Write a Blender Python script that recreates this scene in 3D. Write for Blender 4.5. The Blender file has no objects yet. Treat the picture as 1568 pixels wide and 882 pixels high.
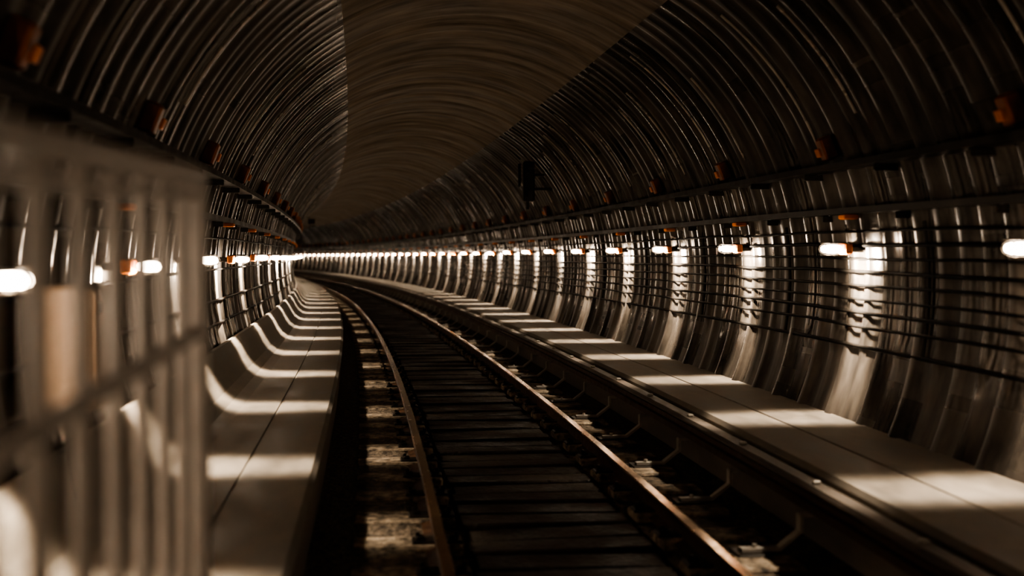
import bpy, math, random
from mathutils import Vector, Matrix
random.seed(4)
R=491.0; PH0=math.radians(5.87); EYE=1.55
P0=Vector((1.07,0.0)); NL=Vector((-math.cos(PH0),-math.sin(PH0))); C=P0+NL*R
RT=2.75; ZC=1.35
S0,S1=-6.0,120.0
def dz(s):
    return -0.14*(1-max(s,-6)/14.0)**2 if s<14 else 0.0
def P(s,off,z):
    ph=PH0+s/R
    return (C.x+(R+off)*math.cos(ph), C.y+(R+off)*math.sin(ph), z+dz(s))
def frame(s):
    ph=PH0+s/R
    return Vector((math.cos(ph),math.sin(ph),0)), Vector((-math.sin(ph),math.cos(ph),0))
def srange(a,b,st):
    n=max(1,int(math.ceil((b-a)/st))); return [a+(b-a)*i/n for i in range(n+1)]

# ---------------- materials -----------------
def newmat(name):
    m=bpy.data.materials.new(name); m.use_nodes=True
    nt=m.node_tree; b=nt.nodes['Principled BSDF']; return m,nt,b
def concrete(name,c1,c2,r1,r2,sc=(1,1,1),nscale=3.0,bump=0.15,bdist=0.01,spec=0.5,fine=40,coord='UV',metal=0.0):
    m,nt,b=newmat(name); N=nt.nodes; L=nt.links
    tc=N.new('ShaderNodeTexCoord'); mp=N.new('ShaderNodeMapping'); mp.inputs['Scale'].default_value=sc
    L.new(tc.outputs[coord],mp.inputs[0])
    n=N.new('ShaderNodeTexNoise'); n.inputs['Scale'].default_value=nscale; n.inputs['Detail'].default_value=4; n.inputs['Roughness'].default_value=.62
    L.new(mp.outputs[0],n.inputs['Vector'])
    cr=N.new('ShaderNodeValToRGB'); cr.color_ramp.elements[0].position=.35; cr.color_ramp.elements[1].position=.68
    cr.color_ramp.elements[0].color=(*c1,1); cr.color_ramp.elements[1].color=(*c2,1)
    L.new(n.outputs['Fac'],cr.inputs[0]); L.new(cr.outputs[0],b.inputs['Base Color'])
    mr=N.new('ShaderNodeMapRange'); mr.inputs['From Min'].default_value=.35; mr.inputs['From Max'].default_value=.65
    mr.inputs['To Min'].default_value=r1; mr.inputs['To Max'].default_value=r2
    L.new(n.outputs['Fac'],mr.inputs['Value']); L.new(mr.outputs[0],b.inputs['Roughness'])
    if bump>0:
        n3=N.new('ShaderNodeTexNoise'); n3.inputs['Scale'].default_value=fine; n3.inputs['Detail'].default_value=3
        L.new(tc.outputs[coord],n3.inputs['Vector'])
        bp=N.new('ShaderNodeBump'); bp.inputs['Strength'].default_value=bump; bp.inputs['Distance'].default_value=bdist
        L.new(n3.outputs['Fac'],bp.inputs['Height']); L.new(bp.outputs[0],b.inputs['Normal'])
    b.inputs['Specular IOR Level'].default_value=spec; b.inputs['Metallic'].default_value=metal
    return m
def ribmat(name,c1,c2,rlo,rhi,sc,nscale,metal,spec=.6):
    # lining with a different finish on each rib ring and stains along the arc
    m=concrete(name,c1,c2,.4,.5,sc,nscale,0,0,spec,20,'UV',metal)
    nt=m.node_tree; N=nt.nodes; L=nt.links; b=N['Principled BSDF']
    tc=N.new('ShaderNodeTexCoord'); sp=N.new('ShaderNodeSeparateXYZ'); L.new(tc.outputs['UV'],sp.inputs[0])
    dv=N.new('ShaderNodeMath'); dv.operation='DIVIDE'; dv.inputs[1].default_value=.3; L.new(sp.outputs[0],dv.inputs[0])
    fl=N.new('ShaderNodeMath'); fl.operation='FLOOR'; L.new(dv.outputs[0],fl.inputs[0])
    wn=N.new('ShaderNodeTexWhiteNoise'); wn.noise_dimensions='1D'; L.new(fl.outputs[0],wn.inputs['W'])
    cb=N.new('ShaderNodeCombineXYZ'); L.new(fl.outputs[0],cb.inputs[0]); L.new(sp.outputs[1],cb.inputs[1])
    n=N.new('ShaderNodeTexNoise'); n.inputs['Scale'].default_value=1.9; n.inputs['Detail'].default_value=2; L.new(cb.outputs[0],n.inputs['Vector'])
    ad=N.new('ShaderNodeMath'); ad.operation='ADD'; L.new(wn.outputs['Value'],ad.inputs[0]); L.new(n.outputs['Fac'],ad.inputs[1])
    mr=N.new('ShaderNodeMapRange'); mr.inputs['From Min'].default_value=.45; mr.inputs['From Max'].default_value=1.35
    mr.inputs['To Min'].default_value=rlo; mr.inputs['To Max'].default_value=rhi
    L.new(ad.outputs[0],mr.inputs['Value']); L.new(mr.outputs[0],b.inputs['Roughness'])
    return m
M_wall=ribmat('ribbed_wall',(.035,.030,.025),(.15,.128,.106),.12,.46,(2.2,.6,1),2.4,.3,.9)
M_ceil=ribmat('ceiling_lining',(.12,.096,.07),(.38,.305,.23),.42,.75,(1.6,.40,1),2.0,0,.4)
M_ledge=concrete('walkway_concrete',(.13,.113,.092),(.25,.218,.18),.5,.8,(.7,1.6,1),2.0,.2,.004,.4,60)
M_bed=concrete('trackbed_gravel',(.03,.024,.018),(.24,.19,.14),.6,.95,(1,1,1),14.0,1.0,.03,.3,30)
M_slp=concrete('sleeper_concrete',(.04,.032,.024),(.52,.42,.31),.6,.9,(1,1,1),12.0,.9,.015,.3,40,'Object')
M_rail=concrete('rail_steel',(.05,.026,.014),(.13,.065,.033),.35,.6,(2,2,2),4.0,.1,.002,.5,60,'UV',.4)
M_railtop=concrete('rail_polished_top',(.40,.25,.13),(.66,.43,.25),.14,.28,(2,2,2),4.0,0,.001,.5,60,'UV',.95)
M_dark=concrete('dark_steel',(.02,.017,.014),(.06,.05,.04),.3,.5,(1,1,1),5.0,0,.002,.5,60,'Object',.4)
M_cable=concrete('cable_sheath',(.006,.005,.004),(.014,.012,.010),.55,.7,(1,1,1),6.0,0,.001,.12,60,'UV')
M_cover=concrete('cover_board',(.07,.06,.048),(.16,.13,.105),.35,.6,(1,3,1),3.0,.1,.002,.5,60,'UV')
M_galv=concrete('galvanised_steel',(.70,.66,.62),(.84,.80,.76),.28,.45,(1,1,1),9.0,0,.001,.6,60,'Object',.1)
M_strip=concrete('glint_strip_pale',(.45,.40,.34),(.75,.68,.58),.2,.4,(1,1,1),2.0,0,.001,.8,60,'Object',.5)  # pale tone imitates lamp highlights along the lining
M_brk=concrete('bracket_steel',(.40,.37,.33),(.60,.56,.5),.3,.5,(1,1,1),9.0,0,.001,.5,60,'Object',.2)
M_orange=concrete('orange_plastic',(.62,.16,.02),(.80,.25,.04),.35,.5,(1,1,1),9.0,0,.001,.5,60,'Object')
M_rust=concrete('orange_brown_box',(.26,.08,.02),(.44,.14,.035),.3,.45,(1,1,1),9.0,0,.001,.6,60,'Object')
M_beige=concrete('beige_enamel',(.56,.43,.32),(.66,.51,.39),.35,.5,(1,1,1),5.0,0,.001,.5,60,'Object')
M_timber=concrete('dark_timber',(.003,.0025,.002),(.055,.041,.029),.35,.8,(1,1,1),2.2,.9,.02,.4,24,'Object')
def emis(name,col,st):
    m,nt,b=newmat(name); b.inputs['Base Color'].default_value=(*col,1)
    b.inputs['Emission Color'].default_value=(*col,1); b.inputs['Emission Strength'].default_value=st
    return m
M_glow=emis('lamp_glass',(1,.80,.60),28)
M_glowO=emis('lamp_glass_orange',(1,.35,.06),10)

# ---------------- mesh builder -----------------
class MB:
    def __init__(s): s.v=[]; s.f=[]; s.m=[]; s.uv=[]; s.sm=[]
    def add(s,vs,fs,mi=0,uvs=None,smooth=False):
        o=len(s.v); s.v+= [tuple(v) for v in vs]
        s.uv += (uvs if uvs else [(v[0],v[1]) for v in vs])
        for f in fs: s.f.append([i+o for i in f]); s.m.append(mi); s.sm.append(smooth)
    def box(s,sc,off,z,ls,lo,lz,mi=0,bev=.0,tilt=0):
        r,t=frame(sc); c=Vector(P(sc,off,z)); u=Vector((0,0,1))
        if tilt: 
            q=Matrix.Rotation(tilt,3,t); r=q@r; u=q@u
        b=min(bev,ls/2.1,lo/2.1,lz/2.1)
        if b<=0:
            vs=[c+t*(a*ls/2)+r*(bb*lo/2)+u*(cc*lz/2) for a in(-1,1) for bb in(-1,1) for cc in(-1,1)]
            fs=[(0,1,3,2),(4,6,7,5),(0,4,5,1),(2,3,7,6),(0,2,6,4),(1,5,7,3)]
            s.add(vs,fs,mi); return
        rings=[]
        for (zz,ins) in((-lz/2,b),(-lz/2+b,0),(lz/2-b,0),(lz/2,b)):
            a=ls/2-ins; w=lo/2-ins; k=b
            pts=[(a-k,-w),(a,-w+k),(a,w-k),(a-k,w),(-a+k,w),(-a,w-k),(-a,-w+k),(-a+k,-w)]
            rings.append([c+t*p[0]+r*p[1]+u*zz for p in pts])
        vs=[p for g in rings for p in g]; fs=[]
        for i in range(3):
            for j in range(8):
                fs.append((i*8+j,i*8+(j+1)%8,(i+1)*8+(j+1)%8,(i+1)*8+j))
        fs.append(tuple(range(7,-1,-1))); fs.append(tuple(range(24,32)))
        s.add(vs,fs,mi)
    def tube(s,pts,rad,seg=8,mi=0,cap=True):
        n=len(pts); vs=[]; uv=[]; acc=0
        pts=[Vector(p) for p in pts]
        for i,p in enumerate(pts):
            d=(pts[min(i+1,n-1)]-pts[max(i-1,0)]).normalized()
            a=Vector((0,0,1)) if abs(d.z)<.9 else Vector((1,0,0))
            x=d.cross(a).normalized(); y=x.cross(d)
            if i: acc+=(p-pts[i-1]).length
            for k in range(seg):
                an=2*math.pi*k/seg; vs.append(p+(x*math.cos(an)+y*math.sin(an))*rad); uv.append((acc,k/seg*rad*6))
        fs=[(i*seg+k,i*seg+(k+1)%seg,(i+1)*seg+(k+1)%seg,(i+1)*seg+k) for i in range(n-1) for k in range(seg)]
        s.add(vs,fs,mi,uv,True)
        if cap:
            s.add(vs[:seg],[tuple(range(seg-1,-1,-1))],mi); s.add(vs[-seg:],[tuple(range(seg))],mi)
    def sweep(s,prof,ss,closed=True,mi=0,smooth=False,mis=None):
        n=len(prof); acc=[0]
        for i in range(1,n+1):
            a=prof[i%n]; b=prof[i-1]; acc.append(acc[-1]+math.hypot(a[0]-b[0],a[1]-b[1]))
        m=n+1 if closed else n
        vs=[];uv=[]
        for q in ss:
            for j in range(m):
                pr=prof[j%n]; vs.append(P(q,pr[0],pr[1])); uv.append((q,acc[j]))
        o=len(s.v); s.v+=vs; s.uv+=uv
        for i in range(len(ss)-1):
            for j in range(m-1):
                s.f.append([o+i*m+j,o+i*m+j+1,o+(i+1)*m+j+1,o+(i+1)*m+j]); s.m.append(mis[j] if mis else mi); s.sm.append(smooth)
    def obj(s,name,mats,parent=None):
        me=bpy.data.meshes.new(name); me.from_pydata(s.v,[],s.f)
        for m in mats: me.materials.append(m)
        me.polygons.foreach_set('material_index',s.m); me.polygons.foreach_set('use_smooth',s.sm)
        ul=me.uv_layers.new(name='UVMap'); li=[0]*len(me.loops); me.loops.foreach_get('vertex_index',li)
        fl=[]; 
        for i in li: fl+= [s.uv[i][0],s.uv[i][1]]
        ul.data.foreach_set('uv',fl); me.update()
        ob=bpy.data.objects.new(name,me); bpy.context.scene.collection.objects.link(ob)
        if parent: ob.parent=parent
        return ob
def empty(name):
    e=bpy.data.objects.new(name,None); bpy.context.scene.collection.objects.link(e); return e

# ---------------- tunnel shell -----------------
RP=.30
SS=[];RH=[];RI=[]
k=0; q=S0
while q<S1:
    for (d,h) in((0,0),(.15,0),(.165,.75),(.19,1),(.245,1),(.27,.75),(.285,0)):
        SS.append(q+d); RH.append(h); RI.append(k)
    q+=RP; k+=1
def smooth(a,b,x):
    t=min(1,max(0,(x-a)/(b-a))); return t*t*(3-2*t)
ribvar=[random.uniform(.5,1.2) for _ in range(k+1)]
def shell(name,a0,a1,na,mat):
    mb=MB(); A=[math.radians(a0+(a1-a0)*i/na) for i in range(na+1)]
    vs=[];uv=[]
    for i,s_ in enumerate(SS):
        for a in A:
            d=abs(math.degrees(a))
            hh=.0022+.038*smooth(24,58,d)
            if d>100 and RI[i]%2: hh*=.1
            r=RT-RH[i]*hh*ribvar[RI[i]]
            vs.append(P(s_,r*math.sin(a),ZC+r*math.cos(a))); uv.append((s_,a*RT))
    m=na+1; fs=[(i*m+j,i*m+j+1,(i+1)*m+j+1,(i+1)*m+j) for i in range(len(SS)-1) for j in range(na)]
    mb.add(vs,fs,0,uv,True); return mb.obj(name,[mat])
shell('ceiling',-30,30,24,M_ceil)
shell('wall_right',30,114,36,M_wall)
shell('wall_left',-114,-30,36,M_wall)

# added pale arcs standing in for lamp glints on the ribs
mb=MB(); q=S0+.6; i=0
while q<70:
    for sg,prob in((1,.85),(-1,.25)):
        if random.random()<prob:
            a0=random.uniform(34,46); a1=random.uniform(60,68)
            n=14; qq=q+random.uniform(-.05,.05)
            pts=[P(qq,sg*(RT-.04)*math.sin(math.radians(a0+(a1-a0)*j/n)),ZC+(RT-.04)*math.cos(math.radians(a0+(a1-a0)*j/n))) for j in range(n+1)]
            mb.tube(pts,.011,6)
    q+=random.choice([.9,1.2,1.8]); i+=1
mb.obj('lining_glint_strips',[M_strip])

ss=srange(S0,S1,1.0)
mb=MB(); mb.sweep([(-1.9,-.19),(-1.4,-.13),(-.9,-.13),(-.72,-.18),(-.6,-.2),(.6,-.2),(.72,-.18),(.9,-.14),(1.3,-.15),(1.9,-.17)],ss,False,0); mb.obj('floor',[M_bed])
def walkway(sg):
    mb=MB()
    if sg>0: w=[(1.55,-.19),(1.53,.27),(1.56,.30),(1.98,.30),(1.985,.29),(1.998,.29),(2.003,.30),(2.56,.30),(2.6,-.19)]
    else: w=[(-1.50,-.19),(-1.46,.27),(-1.49,.30),(-1.88,.30),(-1.885,.29),(-1.898,.29),(-1.903,.30),(-2.20,.305),(-2.30,.33),(-2.38,.39),(-2.44,.48),(-2.50,.60),(-2.56,.68),(-2.6,.68),(-2.6,-.19)]
    mb.sweep(w,ss,True); return mb.obj('concrete_walkway',[M_ledge])
walkway(-1); walkway(1)

# ---------------- track -----------------
track=empty('railway_track')
def railprof(c):
    p=[(-.07,-.15),(-.07,-.138),(-.012,-.12),(-.010,-.045),(-.034,-.033),(-.036,-.008),(-.028,0),(.028,0),(.036,-.008),(.034,-.033),(.010,-.045),(.012,-.12),(.07,-.138),(.07,-.15)]
    return [(c+x,z) for x,z in p]
for nm,c in(('rail_left',-.745),('rail_right',.745)):
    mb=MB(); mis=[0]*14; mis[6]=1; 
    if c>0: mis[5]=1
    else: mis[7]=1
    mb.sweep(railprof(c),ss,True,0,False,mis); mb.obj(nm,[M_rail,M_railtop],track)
mb=MB(); q=S0+.3
while q<S1:
    for c in(-.745,.745):
        cc=c+(-.18 if c<0 else .18)
        mb.box(q,cc,-.155,.30,.66,.07,0,.015)
        mb.box(q,c,-.118,.16,.30,.02,1,.006)
        for d in(-.1,.1):
            mb.box(q,c+d,-.10,.06,.05,.03,1,.008)
            mb.box(q,c+d*1.15,-.085,.025,.025,.04,1,.005)
    q+=.675
mb.obj('sleeper_blocks',[M_slp,M_dark],track)
# sleepers across the gauge, sunk in the dark ballast
mb=MB(); q=S0+.3
while q<S1:
    mb.box(q,random.uniform(-.012,.012),-.185,.27,1.12,.05+random.uniform(-.01,.01),0,.012,tilt=random.uniform(-.012,.012))
    mb.box(q+.3375,random.uniform(-.02,.02),-.195,.30,1.10,.05+random.uniform(-.01,.01),0,.012,tilt=random.uniform(-.02,.02))
    q+=.675
mb.obj('timber_infill',[M_timber],track)

cr=empty('conductor_rail')
mb=MB()
mb.sweep([(1.36,.235),(1.36,.25),(1.38,.27),(1.47,.27),(1.49,.25),(1.49,.12),(1.475,.12),(1.475,.235)],ss,True,0)
mb.obj('cover_board',[M_cover],cr)
mb=MB(); mb.sweep([(1.39,.10),(1.39,.15),(1.41,.16),(1.41,.20),(1.46,.20),(1.46,.16),(1.48,.15),(1.48,.10)],ss,True,0); mb.obj('power_rail',[M_rail],cr)
mb=MB(); q=S0+.5
while q<S1:
    def flat(p,w,th,mi=0):
        for (a,b) in zip(p[:-1],p[1:]):
            r,t=frame(q); A=Vector(P(q,*a)); B=Vector(P(q,*b)); d=(B-A).normalized(); n=d.cross(t).normalized()
            vs=[X+t*(u*w/2)+n*(v*th/2) for X in(A-d*.004,B+d*.004) for u in(-1,1) for v in(-1,1)]
            mb.add(vs,[(0,1,3,2),(4,6,7,5),(0,4,5,1),(2,3,7,6),(0,2,6,4),(1,5,7,3)],mi)
    flat([(.98,-.10),(1.20,-.10),(1.33,0),(1.33,.09),(1.47,.09)],.07,.02)
    mb.box(q,1.03,-.13,.2,.2,.04,1,.01)
    mb.box(q,1.425,.28,.04,.05,.02,0,.006)
    mb.tube([P(q,1.06,-.14),P(q,1.06,-.07)],.016,6)
    q+=1.35
mb.obj('brackets',[M_brk,M_dark],cr)

# ---------------- cable runs & trays -----------------
def wo(z,inset): return math.sqrt(max(0,(RT-inset)**2-(z-ZC)**2))
for sg in(1,-1):
    mb=MB(); cs=srange(S0,S1,1.35)
    zl_=[1.76,1.655,1.55,1.445,1.34,1.235,1.13,1.02] if sg>0 else [1.74,1.42,1.1]
    for i,z in enumerate(zl_):
        rad=random.choice([.011,.013,.016])
        pts=[]
        for j,q in enumerate(cs):
            pts.append(P(q,sg*(wo(z,.052)),z+random.uniform(-.008,.008)-(0.006 if j%2 else 0)))
        mb.tube(pts,rad,6,0,False)
    q=S0+.4
    while q<S1:
        zs=[1.82,1.6,1.35,1.1,.85]
        for a,b in zip(zs[:-1],zs[1:]):
            mb.tube([P(q,sg*wo(a,.03),a),P(q,sg*wo(b,.03),b)],.014,5,1,False)
        q+=1.35
    mb.obj('wall_cables',[M_cable,M_dark])
    mb=MB()
    for z,w in((2.24,.20),(1.90,.13)):
        o=wo(z,-.02); i_=o-w
        mb.sweep([(sg*o,z),(sg*i_,z),(sg*i_,z+.05),(sg*(i_+.012),z+.05),(sg*(i_+.012),z+.014),(sg*o,z+.014)],ss,True,0)
        for kk in range(3):
            off=i_+.04+kk*.045
            if off<o-.03: mb.tube([P(q,sg*off,z+.03+.004*math.sin(q*1.7+kk)) for q in ss],.018,6,1,False)
    o=wo(.86,.03); mb.tube([P(q,sg*o,.86) for q in ss],.016,8,1,False)
    q=S0+.65
    while q<S1:
        for z,w in((2.24,.18),(1.90,.11)):
            o=wo(z,0); mb.box(q,sg*(o-w/2),z-.03,.03,w,.05,0,.005)
        q+=1.35
    mb.obj('cable_tray',[M_dark,M_cable])

# ---------------- lamps -----------------
def capsule(mb,s,off,z,ls,lo,lz,mi,n=12,m=7):
    r,t=frame(s); c=Vector(P(s,off,z)); vs=[]
    def se(x,e): return math.copysign(abs(x)**e,x)
    for i in range(m+1):
        th=-math.pi/2+math.pi*i/m
        for j in range(n):
            an=2*math.pi*j/n
            vs.append(c+t*(se(math.cos(th),.6)*se(math.cos(an),.7)*ls/2)+r*(se(math.cos(th),.6)*se(math.sin(an),.7)*lo/2)+Vector((0,0,se(math.sin(th),.8)*lz/2)))
    fs=[(i*n+j,i*n+(j+1)%n,(i+1)*n+(j+1)%n,(i+1)*n+j) for i in range(m) for j in range(n)]
    mb.add(vs,fs,mi,None,True)
SPOT=270.0; PB=300.0; PF=2.9
def spotlight(par,s,off,z,d,e,size,blend,k,nm):
    r,t=frame(s); d=(r*d[0]+Vector((0,0,d[1]))).normalized()
    Z=-d; Y=t; X=Y.cross(Z).normalized()
    L=bpy.data.lights.new(nm,'SPOT'); L.energy=e; L.color=(1,.85,.68); L.spot_size=math.radians(size); L.spot_blend=blend; L.shadow_soft_size=.035
    o=bpy.data.objects.new(nm,L); bpy.context.scene.collection.objects.link(o)
    p=Vector(P(s,off,z))
    o.matrix_world=Matrix(((X.x,Y.x*k,Z.x,p.x),(X.y,Y.y*k,Z.y,p.y),(X.z,Y.z*k,Z.z,p.z),(0,0,0,1)))
    o.parent=par
def ptlight(par,s,off,z,e):
    L=bpy.data.lights.new('lamp_bulb','POINT'); L.energy=e; L.color=(1,.81,.63); L.shadow_soft_size=.03
    o=bpy.data.objects.new('lamp_bulb',L); bpy.context.scene.collection.objects.link(o); o.location=P(s,off,z); o.parent=par
for sg,s_first,zl in((1,6.3-2.7*4,1.63),(-1,4.70-2.7*3,1.52)):
    mb=MB(); lamps=[]
    q=s_first
    while q<S1-2:
        jz=random.uniform(-.008,.008); zz=zl+jz
        o=2.46
        mi=0
        if sg>0 and abs(q-(6.3+2.7*12))<.2: mi=5
        capsule(mb,q,sg*o,zz,.17,.15,.065,mi)
        mb.box(q,sg*(o+.115),zz,.14,.07,.09,1,.012)
        mb.box(q,sg*(o+.20),zz,.07,.13,.05,2,.008)
        mb.box(q,sg*(o+.03),zz+.046,.20,.17,.012,2,.004)
        for a in(-.05,.05):
            r,t=frame(q)
            pts=[Vector(P(q+a,sg*o,zz))+r*(sg*.085*math.cos(an))+Vector((0,0,.048*math.sin(an))) for an in [math.radians(x) for x in range(60,301,30)]]
            mb.tube(pts,.003,4,2,False)
        mb.box(q,sg*(wo(1.88,.10)),1.875,.12,.12,.04,1,.008)
        mb.box(q+.1,sg*(wo(2.42,.07)),2.42,.12,.11,.19,3,.015,tilt=sg*math.radians(-22))
        mb.box(q+.1,sg*(wo(2.42,.135)),2.38,.08,.02,.07,1,.005,tilt=sg*math.radians(-22))
        lamps.append((q,zz)); q+=2.7
    ob=mb.obj('tunnel_wall_lamps',[M_glow,M_orange,M_dark,M_rust,M_galv,M_glowO])
    for i,(q,zz) in enumerate(lamps):
        if q<85: spotlight(ob,q,sg*(2.36),zz-.06,(0,-1),SPOT,132,.7,.21,'lamp_downlight')
        spotlight(ob,q,sg*(2.40),zz-.09,(sg,-.12),PB,160,.5,.27,'lamp_backlight')
        if q<50 or i%2: ptlight(ob,q,sg*(2.345),zz-.01,PF*(1 if q<50 else 2)*(1.5 if q<3 else 1))

# ---------------- railing -----------------
mb=MB(); off=-1.52; SE=3.02
def zt(s): return 1.735+.033*(s-2.83)-dz(s)
rr=srange(.2,SE,.2)
mb.tube([P(q,off,zt(q)) for q in rr],.026,12)
mb.tube([P(q,off,zt(q)-.048) for q in rr],.012,8)
mb.tube([P(q,off,zt(q)-.375) for q in rr],.018,12)
mb.tube([P(q,off,zt(q)-1.25) for q in rr],.015,12)
q=2.80
while q>.25:
    mb.tube([P(q,off,zt(q)-1.25),P(q,off,zt(q)-.6),P(q,off,zt(q))],.0155,10); q-=.22
for q in(SE,.2):
    mb.tube([P(q,off,.31),P(q,off,1.0),P(q,off,zt(q))],.026,12)
    mb.box(q,off-.02,.308,.1,.1,.012,0,.003)
mb.obj('safety_railing',[M_galv])

# ---------------- electrical cabinet -----------------
mb=MB()
mb.box(5.5,-2.42,1.20,.42,.24,.55,0,.02)
mb.box(5.5,-2.295,1.20,.38,.012,.50,0,.004)
for z in(1.02,1.38): mb.box(5.34,-2.285,z,.02,.02,.05,1,.004)
mb.box(5.64,-2.282,1.2,.02,.025,.08,1,.005)
mb.tube([P(5.5,-2.45,.93),P(5.5,-2.45,.7),P(5.5,-2.42,.52)],.02,8,1)
mb.obj('electrical_cabinet',[M_beige,M_dark])
# signal hung on the right haunch
mb=MB(); s=21.0; o=1.84
mb.box(s,o,2.88,.16,.20,.72,0,.02)
for z in(2.66,2.88,3.10):
    mb.tube([P(s-.08,o,z),P(s-.17,o,z)],.06,12,0)
mb.box(s,o+.22,2.75,.05,.42,.05,0,.005); mb.box(s,o+.14,3.0,.05,.28,.05,0,.005); mb.box(s,o-.02,2.46,.06,.06,.16,0,.005)
mb.box(s+.1,o-.15,3.0,.06,.05,.42,0,.01)
mb.obj('track_signal',[M_dark])
mb=MB(); mb.box(52,-1.75,3.05,.03,.30,.22,0,.004); mb.box(52,-1.83,2.85,.03,.03,.5,0,.004); mb.box(52,-1.68,2.84,.03,.2,.05,0,.004); mb.box(52,-1.95,3.22,.03,.28,.04,0,.004)
mb.obj('hanging_sign',[M_dark])
mb=MB(); a=math.radians(-49); o=RT-.05
capsule(mb,6.7,o*math.sin(a),ZC+o*math.cos(a),.12,.10,.12,0); mb.box(6.7,(o+.03)*math.sin(a),ZC+(o+.03)*math.cos(a),.1,.1,.04,1,.008,tilt=a)
mb.obj('smoke_detector',[M_galv,M_dark])

# ---------------- world, camera -----------------
w=bpy.data.worlds.new('World'); bpy.context.scene.world=w; w.use_nodes=True
w.node_tree.nodes['Background'].inputs[0].default_value=(.02,.016,.012,1); w.node_tree.nodes['Background'].inputs[1].default_value=1
cam=bpy.data.cameras.new('camera'); co=bpy.data.objects.new('camera',cam); bpy.context.scene.collection.objects.link(co)
co.location=(0,0,EYE); co.rotation_euler=(math.radians(90-1.56),0,0)
cam.lens=36*1800/1568; cam.sensor_width=36; cam.clip_end=400; cam.clip_start=.02
cam.dof.use_dof=True; cam.dof.focus_distance=13; cam.dof.aperture_fstop=1.05
bpy.context.scene.camera=co
vs=bpy.context.scene.view_settings
vs.view_transform='AgX'; vs.look='AgX - High Contrast'; vs.exposure=0.0
